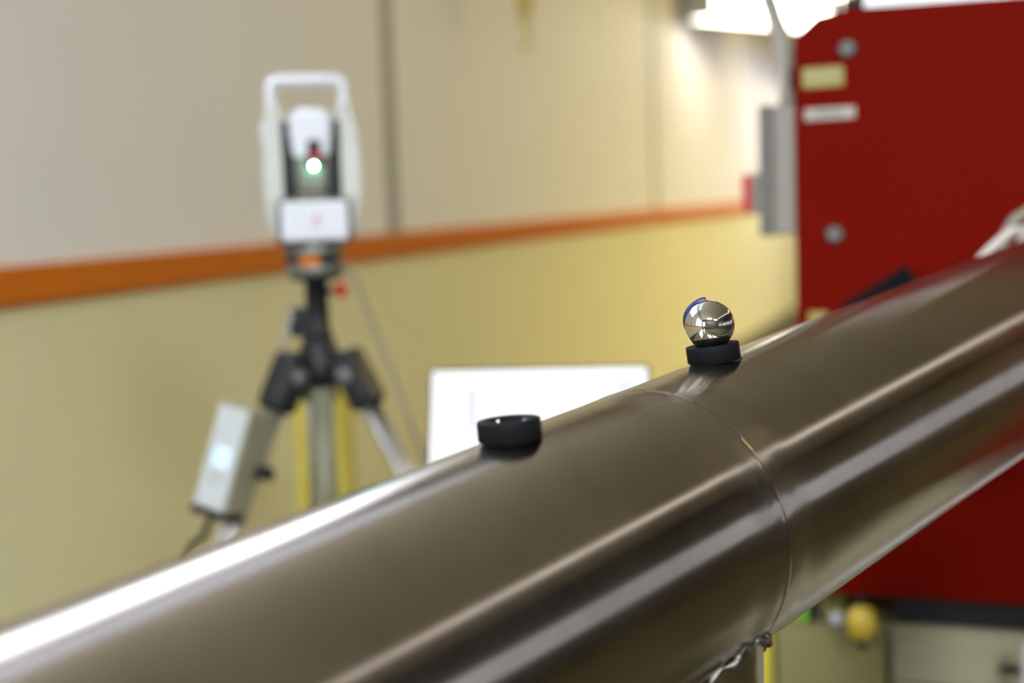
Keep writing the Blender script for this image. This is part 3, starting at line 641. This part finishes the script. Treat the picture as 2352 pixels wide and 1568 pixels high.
# ------------------------------------------------------------------ laptop on a small stand
LZ = 0.905
def laptop():
    q = R(19.4 - 6)
    ctr = Vector((1.6690, 2.058, LZ))           # hinge centre
    root = empty('laptop', ctr, q)
    hw = 0.1765; Hl = 0.228
    MB().box(-hw, hw, -0.235, 0.002, 0.0, 0.014, bev=0.004).build('keyboard_base', M['bodygrey'], root)
    b = MB()
    for r in range(5):
        for k in range(14): b.box(-0.155 + k * 0.0222, -0.155 + k * 0.0222 + 0.018, -0.115 + r * 0.0195 - 0.008, -0.115 + r * 0.0195 + 0.008, 0.0138, 0.0155)
    o = b.build('keys', M['black'], root); o['kind'] = 'stuff'
    MB().box(-0.05, 0.05, -0.215, -0.145, 0.0138, 0.0146).build('touchpad', M['greydk'], root)
    Ml = T(0, 0, 0.012) @ RX(R(-24))
    lid = MB().box(-hw, hw, 0.0, 0.006, 0.0, Hl, bev=0.004, M=Ml).build('lid', M['black'], root)
    MB().box(-hw + .0045, hw - .0045, -0.0012, 0.0004, 0.014, Hl - 0.0045, bev=0.0003, M=Ml).build('screen', M['screen'], lid)
    def mark(x0, x1, z0, z1, m): MB().box(x0, x1, -0.0018, -0.0010, z0, z1, M=Ml).build('screen_window', m, lid)
    mark(-0.1095, -0.1035, 0.125, 0.193, M['scrgrey'])
    mark(0.121, 0.158, 0.190, 0.197, M['scrgrey'])
    mark(0.118, 0.158, 0.150, 0.183, M['scrpale'])
    tag(root, 'open laptop with a bright white screen behind the pipe', 'laptop')
M['screen'] = mat('white_screen', (0.04, 0.04, 0.045), 0.3, var=0.0, emit=(0.93, 0.95, 1.0), estr=0.93)
M['scrgrey'] = mat('grey_screen_area', (0.04, 0.04, 0.04), 0.3, var=0.0, emit=(0.22, 0.18, 0.50), estr=0.3)
M['scrpale'] = mat('pale_screen_area', (0.04, 0.04, 0.04), 0.3, var=0.0, emit=(0.62, 0.66, 0.98), estr=0.9)
laptop()
r0 = empty('laptop_stand', (1.715, 1.975, 0), R(14))
MB().box(-0.215, 0.20, -0.17, 0.13, LZ - 0.022, LZ, bev=0.004).build('stand_top', M['greydk'], r0)
MB().lathe([(0, .03), (0.025, .03), (0.025, LZ - .022), (0, LZ - .022)], 24).build('stand_column', M['silver'], r0)
MB().box(-0.2, 0.2, -0.025, 0.025, 0.0, 0.032, bev=0.006, M=RZ(R(45))).build('stand_foot', M['black'], r0)
MB().box(-0.2, 0.2, -0.025, 0.025, 0.0, 0.032, bev=0.006, M=RZ(R(-45))).build('stand_foot', M['black'], r0)
tag(r0, 'grey pedestal stand carrying the laptop', 'stand')

# ------------------------------------------------------------------ hanging strap, lamps and added lights
r0 = empty('lifting_strap', (0.2665, 6.27, 2.05))
MB().box(-0.016, 0.016, -0.004, 0.004, 0.11, ZC - 2.05, M=RZ(HEAD)).build('webbing', M['strap'], r0)
MB().tube(bez([(0.0, 0, 0.13), (0.014, 0, 0.09), (0.020, 0, 0.05), (0.008, 0, 0.018), (-0.012, 0, 0.022), (-0.020, 0, 0.045)], 8), 0.008, 10, M=RZ(HEAD)).build('hook', M['strap'], r0)
MB().box(-0.034, 0.034, -0.02, 0.02, 0.17, 0.30, bev=0.012, M=RZ(HEAD)).build('buckle', M['strap'], r0)
tag(r0, 'yellow lifting strap hanging in front of the middle wall panel', 'lifting strap')

def luminaire(name, p0, p1, wd, h, label, skirt=False):
    p0, p1 = Vector(p0), Vector(p1); d = p1 - p0; L = d.length; rz = math.atan2(d.y, d.x)
    root = empty(name, (p0 + p1) / 2, rz)
    MB().box(-L / 2, L / 2, -wd / 2, wd / 2, h, h + 0.05, bev=0.004).build('housing', M['whiteframe'], root)
    MB().box(-L / 2 - 0.012, -L / 2, -wd / 2, wd / 2, -0.002, h + 0.05).build('end_cap', M['whiteframe'], root)
    MB().box(L / 2, L / 2 + 0.012, -wd / 2, wd / 2, -0.002, h + 0.05).build('end_cap', M['whiteframe'], root)
    MB().box(-L / 2, L / 2, wd / 2 - 0.004, wd / 2 + 0.008, -0.002, h).build('back_reflector', M['whiteframe'], root)
    if skirt: MB().box(-L / 2, L / 2, -wd / 2 - 0.012, -wd / 2 - 0.001, -0.002, h).build('front_reflector', M['whiteframe'], root)
    MB().box(-L / 2, L / 2, -wd / 2, wd / 2 - 0.005, 0.0, h - 0.001, bev=0.006).build('diffuser', M['fillwash' if skirt else 'lamp'], root)
    for s in (-1, 1): MB().tube([(s * L * .35, 0, h + 0.05), (s * L * .35, 0, ZC - p0.z)], 0.004, 8).build('suspension_wire', M['silver'], root)
    tag(root, label, 'lamp', 'hanging tube lamps')
luminaire('tube_emitter', (0.20, 10.60, 2.655), (1.02, 12.05, 2.655), 0.26, 0.24, 'bright hanging tube lamp glaring beside the red cabinet')
luminaire('tube_emitter', (1.25, 13.2, 2.86), (1.25, 16.2, 2.86), 0.34, 0.06, 'added skirted fill light hidden far behind the red cabinet', True)  # unseen light added to brighten the wall patch
def panel_emitter(x, y, z, sx, sy, m, label):
    root = empty('ceiling_emitter', (x, y, z))
    MB().box(-sx / 2 - .03, sx / 2 + .03, -sy / 2 - .03, sy / 2 + .03, 0.02, ZC - z).build('housing', M['whiteframe'], root)
    MB().box(-sx / 2, sx / 2, -sy / 2, sy / 2, 0.0, 0.018, bev=0.004).build('diffuser', m, root)
    tag(root, label, 'lamp', 'ceiling panel lamps')
for k, y in enumerate((10.2, 13.2, 16.2)):
    panel_emitter(5.2, y, 3.9, 0.6, 1.5, M['fillwarm' if k == 0 else 'fillwarm2'], '%s added warm fill light of the row beyond the red cabinet' % ORD[k])  # unseen lights added to warm and brighten the far part of the wall
for k in range(7):
    panel_emitter(6.0, -2.6 + 2.0 * k, 3.9, 0.28, 1.8, M['lampmid'], '%s slim strip lamp of the row above the right wall windows' % ORD[k])
for k, x in enumerate((3.0, 5.6)):
    panel_emitter(x, -2.6, 3.9, 1.5, 0.6, M['fillcool'], '%s added cool fill light of the row behind the camera' % ORD[k])  # unseen lights added behind the camera to brighten the left wall
